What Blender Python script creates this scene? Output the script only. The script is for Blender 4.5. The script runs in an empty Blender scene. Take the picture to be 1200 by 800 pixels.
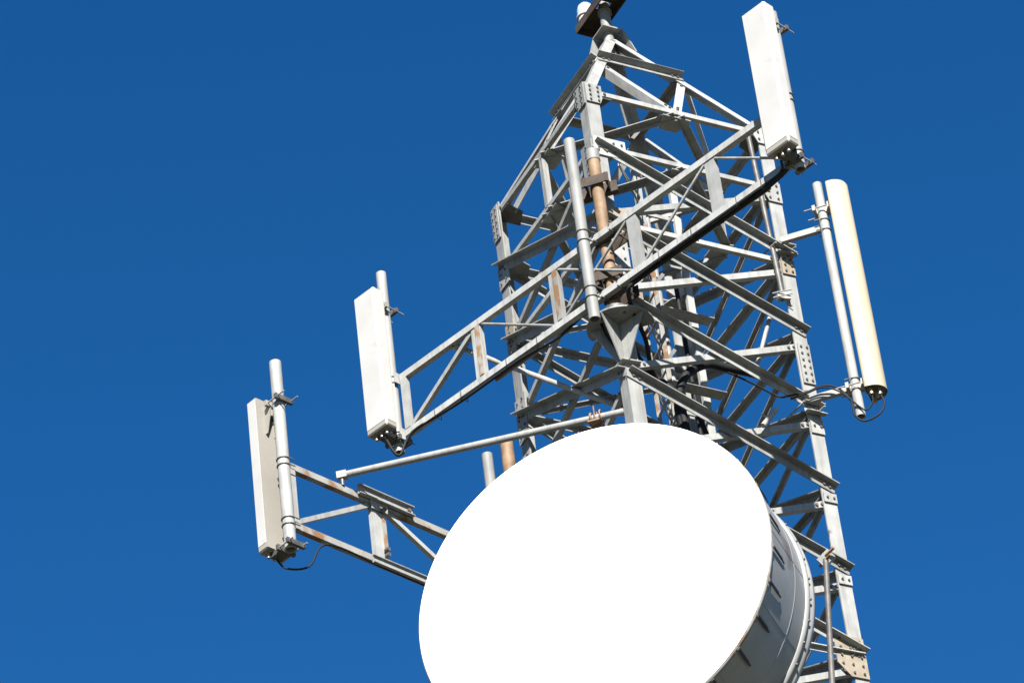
import bpy, math, random
from mathutils import Vector, Matrix
random.seed(7)
R = math.radians
S = bpy.context.scene
COL = S.collection
Z0 = 21.17                                   # height of the lowest big tower node above the ground

# ------------------------------------------------------------------ camera
cd = bpy.data.cameras.new('camera'); cam = bpy.data.objects.new('camera', cd); COL.objects.link(cam); S.camera = cam
fw = Vector((-0.19925712, 0.76886026, 0.60757757)); rt = Vector((0.94069517, 0.32379421, -0.10124187)); up = Vector((0.27457095, -0.55137212, 0.78778143))
M = Matrix((rt, up, -fw)).transposed().to_4x4(); M.translation = Vector((6.5077, -30.4281, -19.5662 + Z0)); cam.matrix_world = M
cd.sensor_width = 36; cd.lens = 4876.45 / 1200 * 36; cd.clip_start = .1; cd.clip_end = 20000

# ------------------------------------------------------------------ daylight
SUN_EL, SUN_AZ = 36.0, 161.0                 # azimuth clockwise from +Y
w = bpy.data.worlds.new('World'); S.world = w; w.use_nodes = True
nt = w.node_tree; bg = nt.nodes['Background']
sky = nt.nodes.new('ShaderNodeTexSky'); sky.sky_type = 'NISHITA'; sky.sun_disc = False
sky.sun_elevation = R(SUN_EL); sky.sun_rotation = R(SUN_AZ); sky.altitude = 1500; sky.air_density = 1.0; sky.dust_density = 0.0; sky.ozone_density = 3.0
hs = nt.nodes.new('ShaderNodeHueSaturation'); hs.inputs['Hue'].default_value = .504; hs.inputs['Saturation'].default_value = 1.335; hs.inputs['Value'].default_value = .88
nt.links.new(sky.outputs[0], hs.inputs['Color']); nt.links.new(hs.outputs[0], bg.inputs['Color'])
bg.inputs['Strength'].default_value = .05
sl = bpy.data.lights.new('sun', 'SUN'); sl.energy = 5.0; sl.angle = R(.5); sl.color = (1, .96, .89)
so = bpy.data.objects.new('sun', sl); COL.objects.link(so)
sd = Vector((math.sin(R(SUN_AZ)) * math.cos(R(SUN_EL)), math.cos(R(SUN_AZ)) * math.cos(R(SUN_EL)), math.sin(R(SUN_EL))))
so.rotation_euler = sd.to_track_quat('Z', 'Y').to_euler(); so.location = (0, 0, 60)
S.view_settings.view_transform = 'Standard'; S.view_settings.look = 'None'; S.view_settings.gamma = 1; S.view_settings.exposure = 1.76
S.view_settings.use_curve_mapping = False

# ------------------------------------------------------------------ materials
def mat(name, c1, c2=None, rough=.5, metal=0., scale=6., rust=None, rust_at=.62, rust_scale=3., spec=.5, streak=False, bump=0.):
    m = bpy.data.materials.new(name); m.use_nodes = True; t = m.node_tree; b = t.nodes['Principled BSDF']
    b.inputs['Roughness'].default_value = rough; b.inputs['Metallic'].default_value = metal; b.inputs['Specular IOR Level'].default_value = spec
    tc = t.nodes.new('ShaderNodeTexCoord'); src = tc.outputs['Object']
    def noise(sc, det=5, vec=src):
        n = t.nodes.new('ShaderNodeTexNoise'); n.inputs['Scale'].default_value = sc; n.inputs['Detail'].default_value = det
        t.links.new(vec, n.inputs['Vector']); return n
    def ramp(fac, a, b_, p0=.35, p1=.65):
        r_ = t.nodes.new('ShaderNodeValToRGB'); r_.color_ramp.elements[0].color = (*a, 1); r_.color_ramp.elements[1].color = (*b_, 1)
        r_.color_ramp.elements[0].position = p0; r_.color_ramp.elements[1].position = p1
        t.links.new(fac, r_.inputs[0]); return r_.outputs[0]
    out = None
    if c2 is None: b.inputs['Base Color'].default_value = (*c1, 1)
    else:
        n = noise(scale); out = ramp(n.outputs['Fac'], c1, c2)
        if streak:                            # run-down marks, stretched along the height
            mp = t.nodes.new('ShaderNodeMapping'); mp.inputs['Scale'].default_value = (22, 22, 1.6); t.links.new(src, mp.inputs['Vector'])
            n3 = noise(1., 4, mp.outputs[0]); mx = t.nodes.new('ShaderNodeMix'); mx.data_type = 'RGBA'; mx.blend_type = 'MULTIPLY'
            mx.inputs['Factor'].default_value = 1.
            t.links.new(out, mx.inputs['A']); t.links.new(ramp(n3.outputs['Fac'], (.82, .80, .77), (1, 1, 1), .34, .52), mx.inputs['B']); out = mx.outputs['Result']
    if rust:
        n2 = noise(rust_scale, 8); f = ramp(n2.outputs['Fac'], (0, 0, 0), (1, 1, 1), rust_at, rust_at + .1)
        mx = t.nodes.new('ShaderNodeMix'); mx.data_type = 'RGBA'; t.links.new(f, mx.inputs['Factor'])
        if out: t.links.new(out, mx.inputs['A'])
        else: mx.inputs['A'].default_value = (*c1, 1)
        mx.inputs['B'].default_value = (*rust, 1); out = mx.outputs['Result']
    if out and streak:
        oi = t.nodes.new('ShaderNodeObjectInfo'); mr = t.nodes.new('ShaderNodeMapRange'); mr.inputs['To Min'].default_value = .80; mr.inputs['To Max'].default_value = 1.14
        t.links.new(oi.outputs['Random'], mr.inputs['Value']); vm = t.nodes.new('ShaderNodeVectorMath'); vm.operation = 'SCALE'
        t.links.new(out, vm.inputs[0]); t.links.new(mr.outputs[0], vm.inputs['Scale']); out = vm.outputs[0]
    if out: t.links.new(out, b.inputs['Base Color'])
    if metal or bump:
        nr = noise(25); mr = t.nodes.new('ShaderNodeMapRange'); mr.inputs['To Min'].default_value = rough - .1; mr.inputs['To Max'].default_value = rough + .12
        t.links.new(nr.outputs['Fac'], mr.inputs['Value']); t.links.new(mr.outputs[0], b.inputs['Roughness'])
    if bump:
        bp = t.nodes.new('ShaderNodeBump'); bp.inputs['Strength'].default_value = bump; bp.inputs['Distance'].default_value = .004
        t.links.new(noise(60, 3).outputs['Fac'], bp.inputs['Height']); t.links.new(bp.outputs[0], b.inputs['Normal'])
    return m
RUST = (.12, .062, .03)
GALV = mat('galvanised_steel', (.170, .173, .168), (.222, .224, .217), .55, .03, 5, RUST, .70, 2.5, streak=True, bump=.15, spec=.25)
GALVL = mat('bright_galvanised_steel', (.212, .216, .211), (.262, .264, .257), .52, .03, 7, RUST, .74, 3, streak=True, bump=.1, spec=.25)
PIPE = mat('pipe_steel', (.175, .178, .175), (.225, .226, .222), .62, 0, 4, RUST, .72, 4, streak=True, spec=.3)
RUSTP = mat('rusted_pipe_steel', (0.112, 0.065, 0.032), (0.181, 0.116, 0.065), .7, 0, 7, (.085, .04, .02), .55, 4, bump=.3)
RUSTY = mat('rust_streaked_steel', (0.172, 0.168, 0.155), (0.224, 0.219, 0.206), .6, .03, 6, (.15, .08, .04), .5, 5, bump=.3, spec=.3)
STAIN = mat('rust_run', (0.198, 0.194, 0.181), (0.172, 0.163, 0.142), .65, 0, 9, (.17, .095, .045), .44, 9, streak=True, bump=.3, spec=.3)
TAN = mat('stained_steel', (0.163, 0.133, 0.099), (0.219, 0.189, 0.146), .65, .03, 8, RUST, .66, 8, bump=.2, spec=.3)
BOLT = mat('bolt_steel', (.06, .056, .052), (.12, .115, .105), .5, .3, 30)  # dark tone also carries the small shadows around the bolt heads
DARK = mat('dark_bracket_steel', (.045, .042, .04), (.085, .08, .074), .55, .2, 9)
BROWN = mat('dark_rusty_steel', (.028, .02, .015), (.05, .038, .03), .75, 0, 9, (.075, .04, .02), .62, 8, spec=.25)  # dark enough to carry the cross arm's unlit underside as well
WHITE = mat('white_radome', (.295, .291, .28), (.33, .327, .318), .5, 0, 2, (.26, .248, .22), .62, 3.5, spec=.35)
FABRIC = mat('white_membrane', (.80, .80, .80), (.83, .83, .83), .6, 0, 2)
CREAM = mat('cream_radome', (.275, .238, .165), (.30, .268, .20), .6, 0, 1.5, spec=.25)
BEIGE = mat('grey_beige_back', (0.181, 0.168, 0.146), (0.206, 0.194, 0.170), .55, 0, 2)
ALU = mat('aluminium_sheet', (.165, .167, .164), (.235, .236, .23), .48, .08, 1.6, (.11, .092, .078), .62, 2.2, bump=.05)
BLACK = mat('black_rubber', (.006, .006, .0065), None, .7, spec=.25)
BRASS = mat('connector_metal', (.3, .26, .2), None, .35, .6)
CLIP = mat('black_latch', (.01, .01, .011), None, .6)
GRASS = mat('grass', (.03, .034, .015), (.06, .052, .028), .9, 0, .4)
CONC = mat('concrete', (.30, .29, .27), (.38, .37, .35), .85, 0, 2)

# ------------------------------------------------------------------ mesh helpers
def V(x, y, z): return Vector((x, y, z + Z0))
def perp(v, a): v = v - a * v.dot(a); return v.normalized()
class MB:
    def __init__(s): s.v = []; s.f = []; s.mi = []; s.sm = []
    def add(s, vs, fs, mi=0, smooth=False):
        o = len(s.v); s.v += [Vector(x) for x in vs]
        for f in fs: s.f.append([o + i for i in f]); s.mi.append(mi); s.sm.append(smooth)
    def sweep(s, prof, P, Q, mi=0):           # closed profile (offset vectors) from P to Q
        n = len(prof); vs = [P + p for p in prof] + [Q + p for p in prof]
        fs = [[i, (i + 1) % n, n + (i + 1) % n, n + i] for i in range(n)] + [list(range(n))[::-1], list(range(n, 2 * n))]
        s.add(vs, fs, mi)
    def angle(s, P, Q, va, vb, w=.1, t=.011, mi=0, wb=None):
        a = (Q - P).normalized(); va = perp(va, a); vb = perp(vb, a); wb = wb or w
        s.sweep([va * 0, va * w, va * w + vb * t, va * t + vb * t, va * t + vb * wb, vb * wb], P, Q, mi)
    def channel(s, P, Q, vw, vf, w, d, t=.008, mi=0):   # web along vw centred, flanges along vf
        a = (Q - P).normalized(); vw = perp(vw, a); vf = perp(vf, a); h = w / 2
        s.sweep([vw * -h, vw * h, vw * h + vf * d, vw * (h - t) + vf * d, vw * (h - t) + vf * t, vw * -(h - t) + vf * t, vw * -(h - t) + vf * d, vw * -h + vf * d], P, Q, mi)
    def bar(s, P, Q, u, a_, b_, mi=0):        # rectangular bar, a_ along u, b_ across
        ax = (Q - P).normalized(); u = perp(u, ax); v = ax.cross(u)
        s.sweep([u * -a_ / 2 - v * b_ / 2, u * a_ / 2 - v * b_ / 2, u * a_ / 2 + v * b_ / 2, u * -a_ / 2 + v * b_ / 2], P, Q, mi)
    def plate(s, pts, n, t, mi=0):            # polygon given by points, thickness t along n
        n = n.normalized(); k = len(pts); vs = list(pts) + [p + n * t for p in pts]
        s.add(vs, [list(range(k))[::-1], list(range(k, 2 * k))] + [[i, (i + 1) % k, k + (i + 1) % k, k + i] for i in range(k)], mi)
    def tube(s, pts, r, seg=12, mi=0, closed=False, hollow=0.):
        k = len(pts); rings = []; prev = None
        for i, p in enumerate(pts):
            if closed: a = (pts[(i + 1) % k] - pts[i - 1]).normalized()
            else: a = (pts[min(i + 1, k - 1)] - pts[max(i - 1, 0)]).normalized()
            if prev is None:
                u = perp(Vector((0, 0, 1)) if abs(a.z) < .9 else Vector((1, 0, 0)), a)
            else: u = perp(prev, a)
            prev = u; v = a.cross(u)
            rings.append([p + (u * math.cos(2 * math.pi * j / seg) + v * math.sin(2 * math.pi * j / seg)) * r for j in range(seg)])
        vs = [q for rg in rings for q in rg]; fs = []
        for i in range(k if closed else k - 1):
            i2 = (i + 1) % k
            for j in range(seg): fs.append([i * seg + j, i * seg + (j + 1) % seg, i2 * seg + (j + 1) % seg, i2 * seg + j])
        s.add(vs, fs, mi, True)
        if not closed:
            if hollow:                         # open pipe ends: rim and bore
                for e, ax in ((0, 1), (k - 1, -1)):
                    a = (pts[1] - pts[0]).normalized() if e == 0 else (pts[-2] - pts[-1]).normalized()
                    inn = [pts[e] + (q - pts[e]) * (1 - hollow) for q in rings[e]]; deep = [q + a * .12 for q in inn]
                    n = seg; vs = rings[e] + inn + deep
                    fs = [[j, (j + 1) % n, n + (j + 1) % n, n + j] for j in range(n)] + [[n + j, n + (j + 1) % n, 2 * n + (j + 1) % n, 2 * n + j] for j in range(n)] + [list(range(2 * n, 3 * n))]
                    s.add(vs, fs, mi)
            else: s.add(rings[0] + rings[-1], [list(range(seg))[::-1], list(range(seg, 2 * seg))], mi)
    def bolt(s, p, n, r=.015, h=.014, mi=1):
        n = n.normalized(); s.tube([p, p + n * h], r, 6, mi)
    def build(s, name, mats, parent=None, label=None):
        me = bpy.data.meshes.new(name); base = parent['_o'] if parent is not None and '_o' in parent else (0, 0, 0)
        b = Vector(base); me.from_pydata([v - b for v in s.v], [], s.f)
        for m in (mats if isinstance(mats, (list, tuple)) else [mats]): me.materials.append(m)
        me.polygons.foreach_set('material_index', s.mi); me.polygons.foreach_set('use_smooth', s.sm); me.update()
        import bmesh
        bm = bmesh.new(); bm.from_mesh(me); bmesh.ops.recalc_face_normals(bm, faces=bm.faces); bm.to_mesh(me); bm.free()
        o = bpy.data.objects.new(name, me); COL.objects.link(o)
        if parent is not None: o.parent = parent; o['_o'] = list(base)
        if label: o['label'] = label
        return o
def thing(name, loc, label, cat, group=None, local=False):
    o = bpy.data.objects.new(name, None); COL.objects.link(o); o.location = loc; o['label'] = label; o['category'] = cat
    o['_o'] = [0., 0., 0.] if local else list(loc); o.empty_display_size = .2
    if group: o['group'] = group
    return o
def tag(o, label, cat, group=None):
    o['label'] = label; o['category'] = cat
    if group: o['group'] = group
    return o
def copy_tree(o, parent=None):
    c = o.copy(); COL.objects.link(c); c.parent = parent
    for ch in o.children: copy_tree(ch, c)
    return c
def smooth(pts, n=8):                        # Catmull-Rom through points
    P = [Vector(p) for p in pts]; out = []
    for i in range(len(P) - 1):
        a, b, c, d = P[max(i - 1, 0)], P[i], P[i + 1], P[min(i + 2, len(P) - 1)]
        for k in range(n):
            t = k / n; out.append(.5 * ((2 * b) + (c - a) * t + (2 * a - 5 * b + 4 * c - d) * t * t + (3 * b - a - 3 * c + d) * t ** 3))
    return out + [P[-1]]
def ubolt(mb, c, ax, out, r, leg=.06, wire=.008, mi=0):   # half ring round a pipe, legs reaching back
    ax = ax.normalized(); out = perp(out, ax); sd_ = ax.cross(out)
    pts = [c - out * leg + sd_ * r] + [c + (out * math.sin(a) + sd_ * math.cos(a)) * r for a in [math.pi * k / 8 for k in range(9)]] + [c - out * leg - sd_ * r]
    mb.tube(pts, wire, 6, mi)
Zv = Vector((0, 0, 1))

# ------------------------------------------------------------------ ground
g = MB(); N_ = 48; g.add([(6000 * math.cos(2 * math.pi * i / N_), 6000 * math.sin(2 * math.pi * i / N_), 0) for i in range(N_)], [list(range(N_))])
o = g.build('ground', GRASS); o['kind'] = 'structure'
g = MB(); g.plate([Vector((x, y, .0)) for x, y in ((-2.4, -2.4), (2.4, -2.4), (2.4, 2.4), (-2.4, 2.4))], Zv, .3)
o = g.build('concrete_pad', CONC); o['kind'] = 'structure'

# ------------------------------------------------------------------ lattice tower
H = math.sqrt(2); SP = .890636
CN = {'N': Vector((0, -H, 0)), 'R': Vector((H, 0, 0)), 'F': Vector((0, H, 0)), 'L': Vector((-H, 0, 0))}
ZL = {k: (8 - k) * SP for k in range(3, 32)}; ZL[2] = 5.3588; ZL[1] = 6.0344; ZA = 7.865
FACES = ['NR', 'NL', 'LF', 'RF']
def fn(face): m = CN[face[0]] + CN[face[1]]; return m.normalized()
def nd(c, k): return CN[c] + Vector((0, 0, ZL[k] + Z0))
def nbr(c): return {'N': 'RL', 'R': 'NF', 'F': 'LR', 'L': 'FN'}[c]
tower = thing('lattice_tower', (0, 0, 0), 'square galvanised steel lattice tower with pyramid top, carrying every antenna', 'tower')
LW = .14
for c in 'NRFL':
    mb = MB(); d1 = (CN[nbr(c)[0]] - CN[c]).normalized(); d2 = (CN[nbr(c)[1]] - CN[c]).normalized()
    mb.angle(Vector((CN[c].x, CN[c].y, .3)), nd(c, 1) + Zv * .08, d1, d2, LW, .016)
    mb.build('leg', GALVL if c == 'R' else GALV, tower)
def brace(name, P, Q, m, edge, dr, off, w=.09, t=.01, ma=None, bolts=True, trim=0., label=None):
    a = (Q - P).normalized(); e = m.cross(a); e = e if e.z > 0 or (abs(e.z) < 1e-6) else -e
    P = P + a * trim; Q = Q - a * trim; mb = MB(); o_ = e * (edge * w / 2) + m * off
    mb.angle(P + o_, Q + o_, -e * edge, m * dr, w, t)
    if bolts:
        for q, s_ in ((P, 1), (Q, -1)):
            for k in (.06, .12): mb.bolt(q + a * s_ * k + m * (off + (t if dr > 0 else 0)), m)
    return mb.build(name, [ma or GALV, BOLT], tower, label)
OUT = (1, 1, .004); INB = (-1, -1, -.019); INT = (1, -1, -.019)
for f in FACES:
    m = fn(f); a, b = f; near = f in ('NR', 'NL')
    for k in range(2, 9):
        A0, A1, B0, B1 = nd(a, k), nd(a, k + 1), nd(b, k), nd(b, k + 1)
        lift = Zv * .02
        if f == 'NR':
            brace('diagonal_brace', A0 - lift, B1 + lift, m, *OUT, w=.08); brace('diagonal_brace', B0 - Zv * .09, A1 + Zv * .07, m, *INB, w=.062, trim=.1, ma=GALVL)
        elif f == 'NL':
            brace('diagonal_brace', A1, B0, m, *OUT, w=.085); brace('diagonal_brace', A0 - lift, B1 + lift, m, *INB, w=.052, trim=.1)
        elif f == 'LF':
            brace('diagonal_brace', A0, B1, m, *INT, w=.066, trim=.09); brace('diagonal_brace', B0, A1, m, 1, -1, -.034, w=.045, trim=.1)
        else:
            brace('diagonal_brace', B0, A1, m, *INT, w=.078, trim=.09); brace('diagonal_brace', A0, B1, m, 1, -1, -.034, w=.045, trim=.1)
    for k in (1, 2, 3, 8):
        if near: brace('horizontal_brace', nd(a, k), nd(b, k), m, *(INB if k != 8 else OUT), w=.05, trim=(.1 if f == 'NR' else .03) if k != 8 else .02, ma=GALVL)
        else: brace('horizontal_brace', nd(a, k), nd(b, k), m, *INT, w=.068, trim=.09)
    if f in ('LF', 'RF'):
        for k in (4, 5, 6): brace('horizontal_brace', nd(a, k), nd(b, k), m, *INT, w=.06, trim=.09)
# inside the two top rings: diamond of flat braces between the side midpoints, with tie plates
def mid(f, k): return (nd(f[0], k) + nd(f[1], k)) / 2
for k in (1, 2):
    for f, g_ in (('NL', 'NR'), ('NR', 'RF'), ('RF', 'LF'), ('LF', 'NL')):
        P, Q = mid(f, k) - fn(f) * .05, mid(g_, k) - fn(g_) * .05
        mb = MB(); c_ = (P + Q) / 2; c_.z = 0; inw = -Vector((c_.x, c_.y, 0)).normalized()
        mb.angle(P - Zv * .035, Q - Zv * .035, -inw, -Zv, .085, .009, wb=.045); mb.build('plan_brace', GALV, tower)
    if k == 4: continue
    for f in FACES:
        m = fn(f); t_ = Zv.cross(m); p = mid(f, k) - m * .03 - Zv * .05
        mb = MB(); mb.plate([p + t_ * .15, p - t_ * .15, p - t_ * .1 - m * .2, p + t_ * .1 - m * .2], Zv, -.01)
        mb.build('tie_plate', GALV, tower)
    for c in 'NRFL':                          # corner plates
        d1 = (CN[nbr(c)[0]] - CN[c]).normalized(); d2 = (CN[nbr(c)[1]] - CN[c]).normalized(); p = nd(c, k) - Zv * .045 + (d1 + d2) * .02
        mb = MB(); mb.plate([p, p + d1 * .27, p + d1 * .2 + d2 * .2, p + d2 * .27], Zv, -.01); mb.build('corner_plate', DARK if k == 1 else GALV, tower)
for f in ('NL', 'RF'):
    brace('post', mid(f, 2), mid(f, 1), fn(f), *INB, w=.06, bolts=False)
mb = MB(); mb.bar(V(-1.18, -.02, 6.02), V(-.76, -.44, 6.13), Zv, .1, .012); mb.build('plan_brace', GALVL, tower)
# pyramid
apx = V(0, 0, ZA)
def ap(c, t): return apx + (CN[c] * 1 + Vector((0, 0, ZL[1] + Z0)) - apx) * t
TM = .47
for c in 'NRFL':
    d1 = (CN[nbr(c)[0]] - CN[c]).normalized(); d2 = (CN[nbr(c)[1]] - CN[c]).normalized()
    mb = MB(); mb.angle(ap(c, .05), ap(c, 1.0), d1, d2, .098, .012); mb.build('apex_leg', GALVL, tower)
for f in FACES:
    a, b = f; P, Q = ap(a, TM), ap(b, TM); e1 = (nd(b, 1) - nd(a, 1)); m = e1.cross(apx - nd(a, 1)).normalized(); m = m if m.dot(fn(f)) > 0 else -m
    near = f in ('NR', 'NL'); st = OUT if near else INT
    brace('apex_ring_brace', P, Q, m, *st, w=.08, trim=.0 if near else .06)
    mp = mid(f, 1)
    for c in (a, b):
        brace('apex_brace', ap(c, TM), mp, m, *(INB if near else OUT), w=.085 if near else .06, trim=.05, ma=GALVL, bolts=near)
# apex cap and mast
mb = MB(); r_ = .16; z = ZA - .0
mb.plate([V(0, -r_, z), V(r_, 0, z), V(0, r_, z), V(-r_, 0, z)], Zv, .014)
for (x0, y0), (x1, y1) in (((.16, 0), (0, .16)), ((-.16, 0), (0, .16))):
    k = 1.6; n_ = Vector((x0 + x1, y0 + y1, 0)); mb.plate([V(x0, y0, z - .004), V(x1, y1, z - .004), V(x1 * k, y1 * k, z - .32), V(x0 * k, y0 * k, z - .32)], n_, .012)
mb.build('apex_cap', [GALV, BOLT], tower)
mb = MB(); mb.tube([V(0, 0, ZA - .35), V(0, 0, 9.3)], .055, 16, hollow=.15); ubolt(mb, V(0, 0, ZA + .3), Zv, Vector((.2, -1, 0)), .062, .06); mb.build('mast', PIPE, tower)
mb = MB(); zp = 8.25; ex, ey = Vector((.7071, -.7071, 0)), Vector((.7071, .7071, 0))    # channel cross arm on the mast, open side down
for s_ in (-1, 1):
    mb.plate([V(0, 0, zp) + ex * x + ey * y for x, y in ((-.38, s_ * .058), (.8, s_ * .058), (.8, s_ * .125), (-.38, s_ * .125))], Zv, .012)
    mb.bar(V(0, 0, zp - .045) + ex * -.38 + ey * s_ * .12, V(0, 0, zp - .045) + ex * .8 + ey * s_ * .12, Zv, .085, .01)
for x0, x1 in ((-.38, -.062), (.062, .8)): mb.plate([V(0, 0, zp + .001) + ex * x + ey * y for x, y in ((x0, -.056), (x1, -.056), (x1, .056), (x0, .056))], Zv, .01)
mb.bar(V(0, 0, zp - .045) - ex * .375 - ey * .113, V(0, 0, zp - .045) - ex * .375 + ey * .113, Zv, .083, .01)
mb.build('mast_crossarm', BROWN, tower)  # very dark brown stands in for the shade under the arm

# gusset and splice plates with their bolts
def gusset(c, to, z, h, wd, ma, rows, cols, off=.006, taper=0., lift=0., name='gusset_plate', label=None, x0=0.):
    d_ = (CN[to] - CN[c]).normalized(); m = (CN[to] + CN[c]).normalized(); p = CN[c] + Vector((0, 0, z + Z0)) + m * off + d_ * x0
    mb = MB(); mb.plate([p - Zv * h / 2, p + d_ * wd * (1 - taper) - Zv * h / 2, p + d_ * wd + Zv * (-h / 2 + h * .3 * (taper > 0)) , p + d_ * wd + Zv * (h / 2), p + Zv * h / 2], m, .012)
    for i in range(rows):
        for j in range(cols):
            mb.bolt(p + d_ * (wd * (j + .5) / cols) + Zv * (-h / 2 + h * (i + .5) / rows) + m * .012, m, .0115)
    return mb.build(name, [ma, BOLT], tower, label)
gusset('N', 'R', 5.98, .22, .17, GALVL, 4, 2, taper=.15); gusset('N', 'L', 5.98, .26, .18, GALV, 4, 2, taper=.2)
gusset('N', 'R', 5.33, .22, .34, GALVL, 2, 4, taper=.3); gusset('N', 'L', 5.20, .42, .2, GALV, 5, 1)
gusset('N', 'R', 4.42, .36, .34, TAN, 3, 2, taper=.3, label='tan stained gusset plate'); gusset('N', 'R', 4.05, .5, .2, GALVL, 4, 2)
gusset('N', 'R', 3.45, .4, .19, GALV, 4, 2)
gusset('R', 'N', 6.0, .26, .19, GALVL, 3, 2, taper=.2); gusset('R', 'N', 5.27, .24, .18, GALVL, 3, 2, taper=.2)
gusset('R', 'N', 4.45, .36, .138, TAN, 5, 2, label='rust stained splice plate', name='splice_plate')
gusset('R', 'N', 3.22, .46, .125, GALV, 6, 2, name='splice_plate'); gusset('R', 'N', 2.5, .16, .135, GALVL, 1, 2, name='splice_plate')
gusset('R', 'N', -.02, .42, .30, TAN, 5, 3, taper=.4, label='tan stained gusset plate')
for k in (6, 7): gusset('R', 'N', ZL[k] - .08, .10, .135, GALVL, 1, 2)
gusset('L', 'N', 5.88, .40, .13, GALV, 5, 2); gusset('L', 'N', 4.45, .40, .16, TAN, 5, 1, name='splice_plate', label='rust stained splice plate')
gusset('L', 'N', 5.2, .22, .2, GALV, 2, 2); gusset('L', 'N', 3.5, .5, .2, GALV, 5, 2, taper=.3); gusset('L', 'N', 2.9, .4, .16, GALV, 6, 2, name='splice_plate')
# bearing plate with stiffeners on the near leg
mb = MB(); zc = 3.19; c0 = V(0, -H + .03, zc); rr = .31
arc = [c0 + Vector((math.cos(R(165 + k * 210 / 18)), math.sin(R(165 + k * 210 / 18)), 0)) * rr for k in range(19)]
mb.plate(arc, Zv, .016)
for x, y in ((-.12, -.2), (.1, -.2)): mb.bolt(c0 + Vector((x, y, 0)), -Zv, .014, .016)
mb.build('bearing_plate', [GALV, BOLT], tower)
for an in (186, 252, 338):
    d_ = Vector((math.cos(R(an)), math.sin(R(an)), 0)); mb = MB(); b0 = c0 - Vector((0, .035, 0)); n_ = d_.cross(Zv)
    mb.plate([b0 + d_ * .005 - Zv * .003, b0 + d_ * .275 - Zv * .003, b0 + d_ * .06 - Zv * .42, b0 + d_ * .005 - Zv * .42], n_, .012); mb.build('stiffener_plate', GALV, tower)
mb = MB(); mb.plate([V(0, -H - .075, 2.765), V(.14, -H + .05, 2.765), V(.10, -H + .1, 2.765), V(-.10, -H + .1, 2.765), V(-.14, -H + .05, 2.765)], Zv, .012); mb.build('collar_plate', GALVL, tower)
# bracing of the shaft below the picture, down to the pad
mb = MB()
for f in FACES:
    m = fn(f); a, b = f
    for k in range(9, 31):
        for P, Q in ((nd(a, k), nd(b, k + 1)), (nd(b, k), nd(a, k + 1))):
            s_ = 1 if P is not None and (P - nd(a, k)).length < .01 else -1
            ax = (Q - P).normalized(); e = m.cross(ax); e = e if e.z > 0 else -e
            mb.angle(P + m * (.004 if s_ > 0 else -.019), Q + m * (.004 if s_ > 0 else -.019), -e, m * s_, .09, .01)
o = mb.build('lower_bracing', GALV, tower); o['kind'] = 'stuff'

# ------------------------------------------------------------------ support pipe on the near leg
sp = thing('support_pipe', V(.02, -1.57, 3.21), 'thick rust brown pipe standing on the bearing plate along the near tower leg', 'pipe')
mb = MB(); mb.tube([V(.02, -1.57, 3.21), V(.02, -1.57, 5.02)], .058, 16, hollow=.15); mb.build('pipe', RUSTP, sp)
mb = MB(); mb.tube([V(.02, -1.57, 5.0), V(.02, -1.57, 5.12)], .064, 16); mb.build('pipe_cap', PIPE, sp)
mb = MB(); mb.tube([V(.02, -1.57, 3.208), V(.02, -1.57, 3.24)], .12, 16); mb.build('base_flange', DARK, sp)
for zz in (4.72, 3.62):
    mb = MB(); p = V(.02, -1.57, zz)
    mb.channel(p + Vector((-.17, .075, 0)), p + Vector((.17, .075, 0)), Zv, Vector((0, 1, 0)), .12, .06, .01)
    for s_ in (-1, 1): mb.bar(p + Vector((s_ * .1, -.09, 0)), p + Vector((s_ * .1, .13, 0)), Zv, .1, .012)
    mb.bar(p + Vector((-.13, -.075, 0)), p + Vector((.13, -.075, 0)), Zv, .1, .014)
    mb.build('leg_clamp', BROWN, sp)

# ------------------------------------------------------------------ big antenna frame
aT = R(-26.6); dT = Vector((math.cos(aT), math.sin(aT), 0)); nT = Vector((math.sin(aT), -math.cos(aT), 0)); P0 = Vector((.04, -1.714, Z0))
def T(s, off, z): return P0 + dT * s + nT * off + Zv * z
fr = thing('antenna_frame', T(0, 0, 3.39), 'long welded steel truss frame crossing the tower between two white panel antennas', 'frame')
ZT, ZB = 4.045, 3.395
mb = MB(); mb.channel(T(-2.70, .0, ZT), T(2.21, .0, ZT), Zv, -nT, .068, .06, .007); mb.build('top_chord', GALVL, fr)
mb = MB(); mb.channel(T(-2.70, .0, ZB), T(2.21, .0, ZB), Zv, -nT, .068, .06, .007); mb.build('bottom_chord', GALVL, fr)
for s_, ma, lb in ((-1.69, RUSTY, 'post with a long rust streak'), (-.67, RUSTY, 'post with a long rust streak'), (.335, GALVL, None), (1.315, GALVL, None)):
    mb = MB(); mb.channel(T(s_, -.01, ZB + .036), T(s_, -.01, ZT - .036), dT, -nT, .115, .05, .008)
    if ma is RUSTY: mb.bar(T(s_ + .028, .0005, ZB + .04), T(s_ + .028, .0005, ZT - .037), dT, .05, .012, 1)
    mb.build('post', [GALVL, STAIN], fr, lb)
for s0, z0, s1, z1, r in ((-1.73, ZT - .05, -2.62, ZB + .04, .02), (-1.62, ZT - .03, -.72, ZB + .03, .014), (-.62, ZT - .03, .28, ZB + .03, .014), (.27, ZT - .04, -.6, ZB + .04, .014),
                          (1.25, ZT - .04, .4, ZB + .04, .014), (1.38, ZT - .05, 2.2, ZB + .05, .014)):
    mb = MB(); P, Q = T(s0, -.02, z0), T(s1, -.02, z1)
    if r == .02: mb.angle(P, Q, Zv, -nT, .045, .006)
    else: mb.tube([P, Q], r, 8)
    mb.build('diagonal_rod', GALV, fr)
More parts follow.
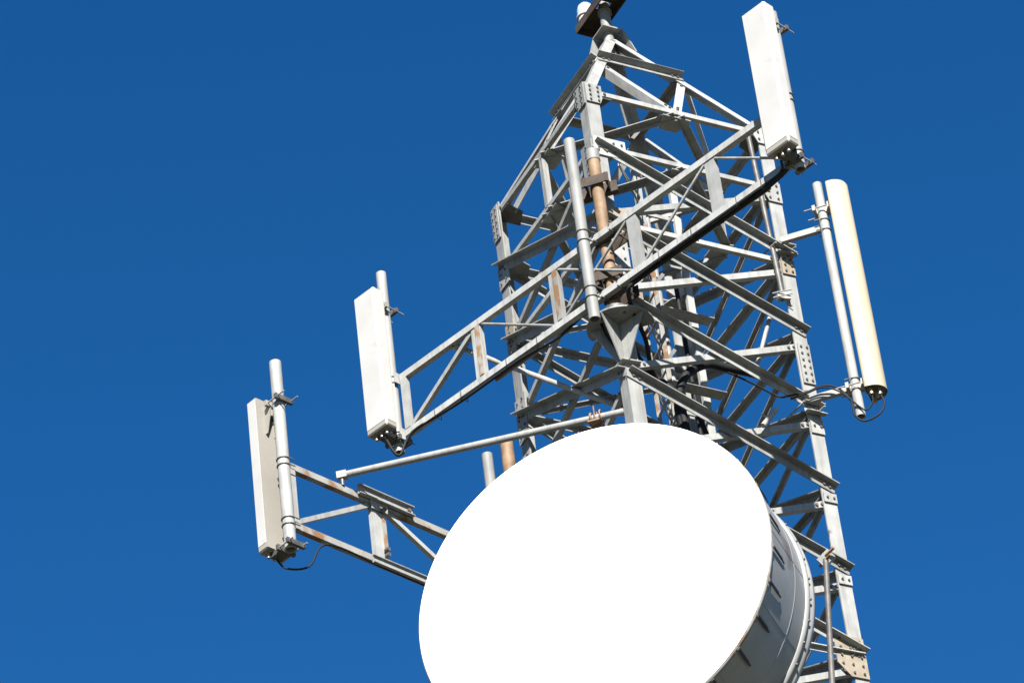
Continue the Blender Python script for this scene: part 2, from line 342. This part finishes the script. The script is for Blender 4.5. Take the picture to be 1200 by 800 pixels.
for zz in (ZT, ZB):                           # saddle plates clamped round the support pipe
    mb = MB(); mb.plate([T(-.16, -.062, zz - .07), T(.16, -.062, zz - .07), T(.16, -.062, zz + .07), T(-.16, -.062, zz + .07)], -nT, .012)
    for s_ in (-1, 1):
        mb.tube([T(s_ * .1, .03, zz + .05), T(s_ * .1, -.24, zz + .05)], .008, 6, 1); mb.tube([T(s_ * .1, .03, zz - .05), T(s_ * .1, -.24, zz - .05)], .008, 6, 1)
    mb.plate([T(-.13, -.215, zz - .06), T(.13, -.215, zz - .06), T(.13, -.215, zz + .06), T(-.13, -.215, zz + .06)], -nT, .012)
    mb.build('pipe_clamp', [BROWN, BOLT], fr)
for s_ in (-2.72, 2.222):                     # end plates that take the poles
    for zz in (ZT, ZB):
        mb = MB(); sg = -1 if s_ < 0 else 1
        mb.plate([T(s_, .045, zz - .06), T(s_, -.09, zz - .06), T(s_, -.09, zz + .06), T(s_, .045, zz + .06)], dT * sg, .01); mb.build('end_plate', GALVL, fr)
for s_ in (-1.28, 1.62, .98):                 # short angle seats under the bottom chord
    mb = MB(); mb.angle(T(s_ - .28, -.06, ZB - .04), T(s_ + .28, -.06, ZB - .04), nT, -Zv, .045, .006); mb.build('cable_rest', GALVL, fr)

for s_ in (-2.66, 2.17):                      # upright flats closing the truss ends
    mb = MB(); mb.channel(T(s_, .004, ZB + .036), T(s_, .004, ZT - .036), dT, -nT, .07, .05, .008); mb.build('end_post', GALVL, fr)
for s_ in (-2.3, -1.95, -1.35, -.95, -.3, .6, 1.0, 1.55, 1.85):   # straps that hold the cables
    mb = MB(); h_ = .105 if s_ > 0 else .09; c_ = T(s_, -.03, ZB + .037 - h_ / 2 - .005); q_ = [c_ + nT * x + Zv * y for x, y in ((.036, h_ / 2), (.036, -h_ / 2), (-.05, -h_ / 2), (-.05, h_ / 2))]
    mb.tube(q_, .0045, 5, closed=True); mb.build('cable_strap', DARK, fr)
# poles
def pole(name, b, t, r, label, group, ma=PIPE, clamps=(), out=nT):
    th = thing(name, b, label, 'pole', group)
    mb = MB(); mb.tube([b, t], r, 16, hollow=.2); mb.build('tube', ma, th)
    for z in clamps:
        mb = MB(); ubolt(mb, Vector((b.x, b.y, z + Z0)), Zv, out, r + .005, .08, .006); mb.build('u_bolt', BOLT if ma is PIPE else DARK, th)
    return th
GP = 'galvanised mounting poles on the tower'
pole('mounting_pole', T(-2.80, 0, 3.22), T(-2.80, 0, 5.36), .05, 'grey pole at the left end of the long truss, behind a white panel antenna', GP, clamps=(4.08, 4.01, 3.43, 3.36))
pole('mounting_pole', T(2.29, 0, 3.24), T(2.29, 0, 5.06), .05, 'grey pole at the right truss end, behind the topmost panel antenna', GP, clamps=(4.08, 4.01, 3.43, 3.36), out=dT)
pole('mounting_pole', T(-.17, .085, 3.10), T(-.17, .085, 5.2), .054, 'bare pale pole without any antenna, clamped to the middle of the truss frame', GP, clamps=(4.1, 3.99, 3.45, 3.34))

# ------------------------------------------------------------------ rectangular panel antennas
def make_panel():
    pa = thing('panel_antenna', (0, 0, 0), '', 'antenna', 'rectangular panel antennas on poles', local=True)
    W, D, Hh = .28, .135, 1.63; y0 = -.28; c = .02
    def ring(z, i): return [Vector((x, y, z)) for x, y in ((-W / 2 + c, y0 + i), (W / 2 - c, y0 + i), (W / 2 - i, y0 + c), (W / 2 - i, y0 + D - .012), (-W / 2 + i, y0 + D - .012), (-W / 2 + i, y0 + c))]
    mb = MB(); rs = [ring(.06, 0), ring(Hh - .012, 0), ring(Hh, .012)]; vs = [v for r_ in rs for v in r_]
    fs = [[i * 6 + j, i * 6 + (j + 1) % 6, (i + 1) * 6 + (j + 1) % 6, (i + 1) * 6 + j] for i in range(2) for j in range(6)] + [list(range(6))[::-1], list(range(12, 18))]
    mb.add(vs, fs); mb.build('radome', WHITE, pa)
    mb = MB(); rs = [ring(.0, .014), ring(.014, .003), ring(.0585, .003)]; vs = [v for r_ in rs for v in r_]
    mb.add(vs, fs); mb.build('end_cap', BEIGE, pa)
    mb = MB(); mb.plate([Vector((x, y0 + D - .0115, z)) for x, z in ((-W / 2 + .006, .01), (W / 2 - .006, .01), (W / 2 - .006, Hh - .01), (-W / 2 + .006, Hh - .01))], Vector((0, 1, 0)), .012)
    mb.build('back_plate', BEIGE, pa)
    for x in (-.07, 0, .07):
        mb = MB(); mb.tube([Vector((x, y0 + .065, .0)), Vector((x, y0 + .065, -.05))], .018, 8); mb.build('connector', BRASS, pa)
    yb = y0 + D
    for z, up_ in ((Hh - .1, True), (-.03, False)):
        mb = MB()
        if up_:
            for s_ in (-1, 1):
                mb.plate([Vector((s_ * .045, yb, z - .28)), Vector((s_ * .045, yb + .03, z - .28)), Vector((s_ * .045, -.045, z - .03)), Vector((s_ * .045, -.045, z + .03)), Vector((s_ * .045, yb, z + .03))], Vector((s_, 0, 0)), .007)
        else:
            mb.bar(Vector((0, yb - .07, z + .01)), Vector((0, -.05, z + .0)), Vector((1, 0, 0)), .11, .05)
        mb.bar(Vector((-.1, -.066, z)), Vector((.1, -.066, z)), Zv, .055, .03)
        br = mb.build('bracket', BEIGE if up_ else DARK, pa)
        mb = MB(); mb.bar(Vector((-.1, .068, z)), Vector((.1, .068, z)), Zv, .05, .032); mb.build('clamp_jaw', DARK, br)
        for s_ in (-1, 1):
            mb = MB(); mb.tube([Vector((s_ * .078, -.1, z)), Vector((s_ * .078, .17 if up_ else .13, z))], .007, 6); mb.build('threaded_rod', PIPE, br)
    return pa
pa = make_panel()
pp = T(-2.80, 0, 3.36); pa.location = pp; pa.rotation_euler.z = aT
pa['label'] = 'white rectangular panel antenna seen from the front at the left end of the long truss'
p2 = copy_tree(pa); p2.location = T(2.29, 0, 3.34); p2['label'] = 'topmost white panel antenna at the upper right end of the long truss'

# ------------------------------------------------------------------ side arm with the panel antenna seen from behind
a2 = R(61); d2 = Vector((math.cos(a2), math.sin(a2), 0)); n2 = Vector((math.sin(a2), -math.cos(a2), 0)); Q0 = Vector((-1.464, .23, Z0))
def U(s, off, z): return Q0 + d2 * s + n2 * off + Zv * z
arm = thing('side_arm', U(-.1, 0, 1.3), 'short two chord steel side arm reaching left from the tower behind the dish', 'frame')
Z1, Z2 = 1.975, 1.335
for nm, zz in (('top_chord', Z1), ('bottom_chord', Z2)):
    mb = MB(); mb.channel(U(-2.96, 0, zz), U(-.02, 0, zz), Zv, -n2, .065, .055, .007); mb.build(nm, RUSTY, arm)
mb = MB(); mb.channel(U(-1.95, -.01, Z2 + .035), U(-1.95, -.01, Z1 - .035), d2, -n2, .14, .055, .008); mb.bar(U(-1.9, .0005, Z2 + .14), U(-1.9, .0005, Z1 - .15), d2, .035, .012, 1)
for zz in (Z2 + .07, Z2 + .13, Z1 - .08): mb.tube([U(-1.92, .005, zz), U(-1.92, .05, zz)], .022, 8, 2)
mb.build('post', [GALVL, STAIN, BOLT], arm)
for s0, z0, s1, z1 in ((-2.9, Z2 + .05, -2.0, Z1 - .04), (-1.86, Z1 - .04, -.75, Z2 + .03)):
    mb = MB(); mb.angle(U(s0, -.02, z0), U(s1, -.02, z1), Zv, -n2, .045, .006); mb.build('diagonal_brace', GALVL, arm)
mb = MB(); mb.channel(U(-2.2, .012, Z1 + .045), U(-1.55, .012, Z1 + .045), Zv, n2, .10, .04, .008)
mb.bolt(U(-1.6, .02, Z1 + .05), n2, .02, .02); mb.build('splice_channel', [GALVL, BOLT], arm)
mb = MB(); mb.plate([U(-1.95 + x, .004, Z1 + y) for x, y in ((-.09, -.09), (.09, -.09), (.11, .02), (-.11, .02))], n2, .01); mb.build('gusset_plate', GALVL, arm)
mb = MB(); mb.channel(U(-2.1, .012, Z2 - .03), U(-1.2, .012, Z2 - .03), Zv, n2, .08, .03, .008); mb.build('splice_channel', [GALVL, BOLT], arm)
pole('mounting_pole', U(-3.045, 0, 1.04), U(-3.045, 0, 3.08), .055, 'pale pole at the end of the short left arm, before a beige antenna back', GP, clamps=(2.0, 1.93, 1.36, 1.29), out=-d2)
p3 = copy_tree(pa); p3.location = U(-3.045, 0, 1.10); p3.rotation_euler.z = R(-119)
p3['label'] = 'leftmost panel antenna, its grey beige back turned to the camera'

mb = MB(); mb.channel(U(-2.955, .004, Z2 + .036), U(-2.955, .004, Z1 - .036), d2, -n2, .07, .05, .008); mb.build('end_post', GALVL, arm)
# ------------------------------------------------------------------ round fronted antenna on the right leg
ra = thing('rounded_antenna', V(1.90, -.24, 2.6), 'long cream round fronted antenna on stand-off arms beside the right tower leg', 'antenna')
def dprof(z, k=1.):
    cx, cy = 1.945, -.24; dx, dy = .15 * k, .135 * k; pts = [(0, -1), (0, 1)]
    P = [Vector((cx + dx * math.cos(t), cy + dy * math.sin(t), z + Z0)) for t in [R(-90 + 180 * i / 14) for i in range(15)]]
    return [Vector((cx - .03 * k, cy - dy, z + Z0))] + P + [Vector((cx - .03 * k, cy + dy, z + Z0))]
rs = [dprof(2.555), dprof(4.955), dprof(4.975, .94)]; n = len(rs[0]); vs = [v for r_ in rs for v in r_]
mb = MB(); mb.add(vs, [[i * n + j, i * n + (j + 1) % n, (i + 1) * n + (j + 1) % n, (i + 1) * n + j] for i in range(2) for j in range(n)], 0, True); mb.add(rs[2], [list(range(n))])
o = mb.build('radome', CREAM, ra)
mb = MB(); mb.plate(dprof(2.565, .93), Zv, .01); mb.build('end_cap', DARK, ra)
for y, x in ((-.31, 1.93), (-.24, 1.97), (-.17, 1.93), (-.27, 2.0)):
    mb = MB(); mb.tube([V(x + .03, y, 2.565), V(x + .03, y, 2.50)], .02, 8); mb.build('connector', BRASS, ra)
for z in (4.74, 2.66):
    mb = MB(); mb.bar(V(1.915, -.24, z), V(1.76, -.24, z), Zv, .09, .05); mb.bar(V(1.90, -.33, z), V(1.90, -.15, z), Zv, .06, .03)
    mb.bar(V(1.755, -.33, z), V(1.755, -.15, z), Zv, .06, .03)
    for s_ in (-1, 1): mb.tube([V(1.88, -.24 + s_ * .075, z), V(1.66, -.24 + s_ * .075, z)], .008, 6, 1)
    mb.build('bracket', [BEIGE, PIPE], ra)
pole('mounting_pole', V(1.815, -.24, 2.34), V(1.815, -.24, 5.07), .045, 'slim pole between the right tower leg and the cream round fronted antenna', GP, clamps=(4.62, 4.5, 2.75, 2.63), out=Vector((1, 0, 0)))
for z, lb in ((4.56, 'upper stand-off arm, free of cables, holding the cream antenna pole'), (2.69, 'lower stand-off arm, with black cables along it, holding the cream antenna pole')):
    th = thing('standoff_arm', V(1.44, -.24, z), lb, 'bracket', 'stand-off arms of the right antenna')
    mb = MB(); mb.channel(V(1.38, -.24, z), V(1.765, -.24, z), Zv, Vector((0, 1, 0)), .062, .05, .008); mb.build('arm', GALVL, th)
    for zz in (.05, -.06):
        mb = MB(); mb.angle(V(1.30, -.14, z + zz), V(1.45, .01, z + zz), Vector((.7, -.7, 0)), Zv, .05, .008); mb.build('leg_angle', GALVL, th)
    for dx in (-.06, .09):
        mb = MB(); mb.tube([V(1.34 + dx + .05, -.16 + dx, z + .0), V(1.30 + dx - .14, -.14 + dx + .16, z + .0)], .009, 6); mb.build('clamp_bolt', PIPE, th)

# ------------------------------------------------------------------ dish
Cd = Vector((-.13, -3.25, -.70 + Z0)); azd, eld = R(184.5), R(2.7)
nD = Vector((math.cos(eld) * math.sin(azd), math.cos(eld) * math.cos(azd), math.sin(eld))); uD = nD.cross(Zv).normalized(); vD = uD.cross(nD); 
if vD.z < 0: vD = -vD
RD, DEP = 1.54, .92
dish = thing('microwave_dish', Cd - nD * DEP - vD * 1.57, 'huge white drum dish with a flat round front, mounted low on the near tower leg', 'dish')
def dp(a, r, off): return Cd + (uD * math.cos(a) + vD * math.sin(a)) * r + nD * off
NS = 128
def lathe(prof, mb, mi=0, sm=True):
    vs = [dp(2 * math.pi * i / NS, r, o_) for r, o_ in prof for i in range(NS)]
    mb.add(vs, [[k * NS + i, k * NS + (i + 1) % NS, (k + 1) * NS + (i + 1) % NS, (k + 1) * NS + i] for k in range(len(prof) - 1) for i in range(NS)], mi, sm)
mb = MB(); prof = [(RD, -.005), (RD - .012, .008)] + [(RD * (1 - k / 8), .008 + .02 * (1 - (1 - k / 8) ** 2)) for k in range(1, 8)] + [(.004, .028)]
lathe(prof, mb); mb.add([dp(2 * math.pi * i / NS, .004, .028) for i in range(NS)], [list(range(NS))]); mb.build('radome', FABRIC, dish)
mb = MB(); lathe([(RD - .03, -.012), (RD + .006, -.012), (RD + .012, -.03), (RD + .006, -.05), (RD - .004, -.05)], mb); mb.build('front_rim', RUSTY, dish)
mb = MB(); lathe([(RD - .006, -.04), (RD - .006, -.58)], mb); lathe([(RD - .006, -.58), (RD - .003, -.584), (RD - .003, -.592), (RD - .006, -.596)], mb, 0, False); lathe([(RD - .006, -.596), (RD - .006, -DEP)], mb); lathe([(RD - .012, -DEP), (RD - .012, -.04)], mb)
for a in (180, 206, 232, 20, -16, -52, 60): mb.bar(dp(R(a), RD - .005, -.06), dp(R(a), RD - .005, -DEP + .06), uD * math.sin(R(a)) - vD * math.cos(R(a)), .02, .003)
mb.build('shroud', ALU, dish)
mb = MB(); lathe([(RD - .004, -DEP + .105), (RD + .018, -DEP + .095), (RD + .024, -DEP + .07), (RD + .012, -DEP + .05), (RD + .012, -DEP + .03), (RD + .03, -DEP + .02), (RD + .034, -DEP - .01), (RD + .03, -DEP - .04), (RD - .02, -DEP - .045)], mb)
for k in range(48):
    a = 2 * math.pi * k / 48; mb.bolt(dp(a, RD + .02, -DEP + .07), dp(a, 1, 0) - dp(a, 0, 0), .013, .016)
mb.build('rear_ring', [ALU, BOLT], dish)
for k in range(30):
    a = R(7 + 12 * k); rad = (dp(a, 1, 0) - dp(a, 0, 0))
    mb = MB(); mb.bar(dp(a, RD + .011, -.05), dp(a, RD + .009, -.25), rad, .012, .02); mb.bar(dp(a, RD + .008, -.25), dp(a, RD + .003, -.31), rad, .009, .012)
    lt = mb.build('latch', CLIP, dish)
    mb = MB(); mb.bar(dp(a, RD + .006, -.03), dp(a, RD + .006, -.062), rad, .016, .03); mb.bar(dp(a + .028, RD + .005, -.03), dp(a + .028, RD + .005, -.055), rad, .014, .022); mb.build('hook', PIPE, lt)
mb = MB(); lathe([(RD - .02, -DEP - .04)] + [(RD * k / 8, -DEP - .04 - .42 * (1 - (k / 8) ** 2)) for k in range(7, 0, -1)] + [(.05, -DEP - .46)], mb); mb.build('reflector', ALU, dish)
mb = MB(); mb.tube([Cd - nD * (DEP + .42), Cd - nD * (DEP + .62)], .3, 24); mb.build('hub', ALU, dish)
mb = MB()
for zz in (.35, -.35): mb.bar(Cd - nD * (DEP + .55) + Zv * zz * .5, Vector((0, -H - .02, Cd.z + zz)), Zv, .12, .12)
mb.bar(Vector((0, -H - .06, Cd.z - .6)), Vector((0, -H - .06, Cd.z + .6)), uD, .1, .1); mb.build('mount', GALV, dish)

# ------------------------------------------------------------------ stays and loose pipes
def stay(P, Q, r, label, ma=PIPE, clampP=None, clampQ=None, name='stay_pipe'):
    th = thing(name, P, label, 'pipe'); mb = MB(); mb.tube([P, Q], r, 14); mb.build('tube', ma, th); a = (Q - P).normalized()
    for pt, cl in ((P, clampP), (Q, clampQ)):
        if cl:
            mb = MB(); mb.tube([pt - a * .0, pt - a * .0 + cl], .018, 8, 1); mb.bar(pt - a * .045, pt + a * .045, Zv, .07, .06, 0); mb.build('clamp', [GALV, BOLT], th)
    return th
th = stay(U(-2.36, 0, Z1 + .14), V(-.065, -1.47, 2.205), .033, 'long pale stay pipe from the left side arm to the leg above the dish', clampP=Vector((0, 0, -.11)))
mb = MB(); p = V(-.06, -1.47, 2.205).lerp(U(-2.36, 0, Z1 + .14), .1)
mb.bar(p + Vector((-.06, .045, 0)), p + Vector((.06, .045, 0)), Zv, .13, .02); mb.bar(p + Vector((-.07, .0, -.045)), p + Vector((.04, .0, -.045)), Zv, .015, .09); ubolt(mb, p - Vector((.04, 0, 0)), Vector((1, 0, 0)), Vector((0, -1, 0)), .05, .09, .012); ubolt(mb, p, Vector((1, 0, 0)), -Zv, .05, .1); ubolt(mb, p + Vector((.05, 0, 0)), Vector((1, 0, 0)), Vector((0, -1, 0)), .06, .1); mb.build('rusty_clamp', RUSTP, th)
stay(T(-2.02, -.08, ZT - .02), V(-.25, -.9, 2.72), .026, 'thin pale stay pipe from the truss top chord back into the tower', clampP=nT * .05)
th = stay(V(1.24, -.17, 5.96), V(1.292, -.15, 3.93), .026, 'thin dark upright pipe from the truss down to a clamp by the right leg', ma=DARK)
mb = MB(); p = V(1.292, -.15, 3.97); mb.bar(p + Vector((-.05, -.03, 0)), p + Vector((.06, .03, 0)), Zv, .08, .05)
for s_ in (-1, 1): mb.tube([p + Vector((-.08, -.06, s_ * .025)), p + Vector((.10, -.04, s_ * .025))], .007, 6)
mb.build('clamp', GALV, th)
def nrp(t, z, off=0): q = CN['N'].lerp(CN['R'], t) + fn('NR') * off; return Vector((q.x, q.y, z + Z0))
th = stay(nrp(.86, 3.87, -.06), nrp(.74, 3.17, -.12), .02, 'short thin pale pipe slanting below the clamp by the right leg', ma=GALV)
th = stay(nrp(.745, 2.56, .05), nrp(.66, 2.34, .05), .026, 'stub of pipe clamped across a diagonal brace right of the dish', ma=GALV)
mb = MB(); ubolt(mb, nrp(.70, 2.45, .05), Vector((.5, -.5, .6)), fn('NR'), .034, .1); mb.build('u_bolt', GALVL, th)
th = stay(nrp(.83, .87, .16), nrp(.83, .87, .16) + Vector((-.10, -.55, -2.2)), .026, 'dark strut dropping behind the right rim of the dish', ma=DARK)  # dark steel stands in for the dish's shade on this strut
mb = MB(); p = nrp(.83, .87, .16); mb.channel(p - Vector((.05, 0, .02)), p + Vector((.06, 0, .06)), Vector((0, -.3, 1)), Vector((0, 1, .3)), .1, .05, .01); mb.tube([p + Vector((-.07, .05, .03)), p + Vector((.1, -.06, .06))], .014, 8, 1); mb.tube([p + Vector((-.07, .05, -.02)), p + Vector((.06, -.06, 0))], .014, 8, 1); mb.build('clamp', [GALVL, RUSTP], th)
GS = 'pipe ends behind the dish'
for (x, y, zt, r, ma, lb) in ((-1.27, -1.08, 2.545, .06, RUSTP, 'rust brown pipe end rising behind the upper left rim of the dish'), (-1.455, -1.11, 2.435, .05, PIPE, 'pale grey pipe end rising behind the upper left rim of the dish')):
    mb = MB(); mb.tube([V(x, y, .2), V(x, y, zt)], r, 14, hollow=.15); o = mb.build('pipe_end', ma); tag(o, lb, 'pipe', GS)

# ------------------------------------------------------------------ ladders in the shaft
cl = thing('cable_ladder', V(.1, .55, -3), 'wide galvanised cable ladder climbing inside the tower, with flat pale rails', 'ladder')
A_, B_ = Vector((-.02, .40, 0)), Vector((.26, .69, 0)); dl = (B_ - A_).normalized(); nl = Vector((dl.y, -dl.x, 0))
for P in (A_, B_):
    mb = MB(); mb.channel(Vector((P.x, P.y, Z0 - 3)), Vector((P.x, P.y, Z0 + 6.55)), dl, -nl, .075, .04, .006); mb.build('rail', GALVL, cl)
for k in range(14):
    z = Z0 - 1.9 + k * .6; mb = MB(); mb.bar(Vector((A_.x, A_.y, z)) - nl * .03, Vector((B_.x, B_.y, z)) - nl * .03, Zv, .04, .02); mb.build('rung', GALV, cl)
for k in range(8):
    z = Z0 + ZL[9] + k * SP + .12; mb = MB(); mb.angle(Vector((A_.x, A_.y, z)) - dl * .06 + nl * .045, Vector((B_.x, B_.y, z)) + dl * .12 + nl * .045, nl, Zv, .13, .008, wb=.03); mb.build('support_angle', GALV, cl)
fd = []
for k, x in enumerate((.085, .30)):
    p = A_ + dl * x - nl * .06; mb = MB(); pts = smooth([Vector((p.x + .008 * math.sin(j + k), p.y, Z0 - 3 + j * .9)) for j in range(11 - (k % 2))], 4); mb.tube(pts, .022 if k % 2 else .03, 8)
    tag(mb.build('feeder_cable', [PIPE, BLACK][k]), ['pale grey feeder cable beside the left rail of the cable ladder', 'black feeder cable beside the right rail of the cable ladder'][k], 'cable', 'feeder cables on the cable ladder')
ld = thing('climbing_ladder', V(.2, -.6, -3), 'narrow rusty climbing ladder just inside the near tower leg', 'ladder')
A2, B2 = Vector((.19, -.62, 0)), Vector((-.02, -.34, 0))
for P in (A2, B2):
    mb = MB(); mb.angle(Vector((P.x, P.y, Z0 - 3)), Vector((P.x, P.y, Z0 + 4.9)), Vector((1, -.3, 0)), Vector((.3, 1, 0)), .045, .006); mb.build('rail', RUSTY, ld)
for k in range(25):
    z = Z0 - 2.8 + k * .3; mb = MB(); mb.tube([Vector((A2.x + .01, A2.y + .02, z)), Vector((B2.x + .01, B2.y + .02, z))], .012, 8); mb.build('rung', GALV, ld)

for k in range(9):                            # struts that hold the climbing ladder off the cable ladder
    z = Z0 - 1.2 + k * .89
    for P, Q, dz in ((B2, A_, .0), (B2, A_, .16), (A2, A_, .3)):
        mb = MB(); mb.bar(Vector((P.x, P.y, z)), Vector((Q.x, Q.y, z + dz)), Zv, .03, .012); mb.build('strut', GALV if dz else RUSTY, ld)
    for dx, dy, dz in ((.10, .06, .16), (-.04, .12, .2)):
        mb = MB(); mb.bar(Vector((A2.x, A2.y, z)), Vector((A2.x + dx, A2.y + dy, z + dz)), Zv, .035, .01); mb.build('cable_hanger', DARK, ld)

# ------------------------------------------------------------------ beacon
pb = V(0, 0, zp + .013) + ex * -.30 - ey * .03
bl = thing('beacon_lamp', pb, 'small glass obstruction lamp on the mast cross arm at the tower top', 'lamp')
mb = MB(); mb.tube([pb, pb + Zv * .07], .085, 16); mb.tube([pb + Zv * .07, pb + Zv * .09], .1, 16); mb.build('lamp_base', WHITE, bl)
GL = bpy.data.materials.new('lamp_glass'); GL.use_nodes = True; b_ = GL.node_tree.nodes['Principled BSDF']; b_.inputs['Base Color'].default_value = (.85, .9, .9, 1); b_.inputs['Transmission Weight'].default_value = .7; b_.inputs['Roughness'].default_value = .15
mb = MB(); prof = [(.085, .09), (.088, .16), (.075, .22), (.045, .255), (.003, .265)]; ns = 20
mb.add([pb + Vector((r * math.cos(2 * math.pi * i / ns), r * math.sin(2 * math.pi * i / ns), h_)) for r, h_ in prof for i in range(ns)], [[k * ns + i, k * ns + (i + 1) % ns, (k + 1) * ns + (i + 1) % ns, (k + 1) * ns + i] for k in range(4) for i in range(ns)] + [list(range(4 * ns, 5 * ns))], 0, True)
mb.build('lamp_dome', GL, bl)

# ------------------------------------------------------------------ cables
def cable(pts, r, label, group='black cables', n=8):
    mb = MB(); mb.tube(smooth(pts, n), r, 8); return tag(mb.build('cable', BLACK), label, 'cable', group)
zb = ZB - .062
cable([T(2.27, .12, 3.30), T(2.1, .0, zb - .01), T(1.6, -.05, zb), T(.8, -.05, zb), T(.3, -.05, zb), T(.16, -.04, 3.28), V(.17, -1.5, 3.2), V(.18, -1.25, 3.08), V(.16, -1.1, 2.9), V(.18, -.96, 2.8), V(.29, -.85, 2.6), V(.3, -.8, 1.6)], .021, 'thick black cable under the right half of the truss, turning down at the leg')
cable([T(2.22, .16, 3.30), T(2.04, -.0, zb + .01), T(1.5, -.005, zb + .008), T(.7, -.005, zb + .008), T(.2, -.02, zb + .0)], .012, 'thin black cable beside the thick one under the right half of the truss')
cable([T(-2.78, .2, 3.31), T(-2.72, .1, 3.1), T(-2.6, .0, zb + .02), T(-2.0, -.02, zb), T(-1.2, -.02, zb), T(-.75, -.05, zb - .02), T(-.35, -.1, zb + .06), V(-.1, -1.5, 3.02), V(.05, -1.25, 2.8)], .014, 'black cable under the left half of the long truss, from the panel antenna')
cable([U(-3.03, -.2, 1.05), U(-3.0, -.12, .93), U(-2.82, -.03, .97), U(-2.6, 0, 1.27), U(-1.9, .0, 1.27), U(-1.0, .0, 1.27), U(-.2, 0, 1.27)], .009, 'thin black cable looping from the leftmost antenna along its side arm')
cable([V(.31, -.84, 1.4), V(.305, -.84, 2.3), V(.30, -.84, 2.6), V(.385, -.76, 2.93), V(.56, -.58, 3.13), V(.71, -.42, 3.15), V(.9, -.24, 3.15), V(1.02, -.14, 3.12)], .042, 'thick black cable arching through the tower middle, right of the near leg')
cable([V(.71, -.42, 3.10), V(.86, -.28, 3.04), V(1.0, -.14, 2.97), V(1.1, -.10, 2.90), V(1.21, -.28, 2.755), V(1.38, -.29, 2.735), V(1.52, -.30, 2.745), V(1.66, -.30, 2.68), V(1.76, -.3, 2.5), V(1.77, -.3, 2.34), V(1.85, -.3, 2.24), V(1.99, -.3, 2.27), V(2.05, -.28, 2.38), V(2.03, -.27, 2.51)], .0095, 'thin black cable along the lower stand-off arm, looping below the cream antenna')
cable([V(1.22, -.3, 2.70), V(1.38, -.3, 2.715), V(1.53, -.31, 2.72), V(1.68, -.31, 2.62), V(1.82, -.30, 2.42), V(1.88, -.29, 2.36), V(1.95, -.29, 2.42), V(1.96, -.31, 2.51)], .0085, 'second thin black cable, making the tighter loop below the cream antenna')
cable([V(.02, -1.18, 3.22), V(.05, -1.1, 3.0), V(.16, -.97, 2.84), V(.27, -.9, 2.72), V(.33, -.86, 2.5), V(.34, -.8, 1.2)], .04, 'thickest black cable slanting down behind the near leg above the dish')
cable([V(.45, -.85, 2.5), V(.5, -.7, 2.2), V(.56, -.6, 1.9), V(.56, -.5, 1.0)], .025, 'short black cable vanishing behind the top right of the dish')

for o in bpy.data.objects:
    if '_o' in o: del o['_o']
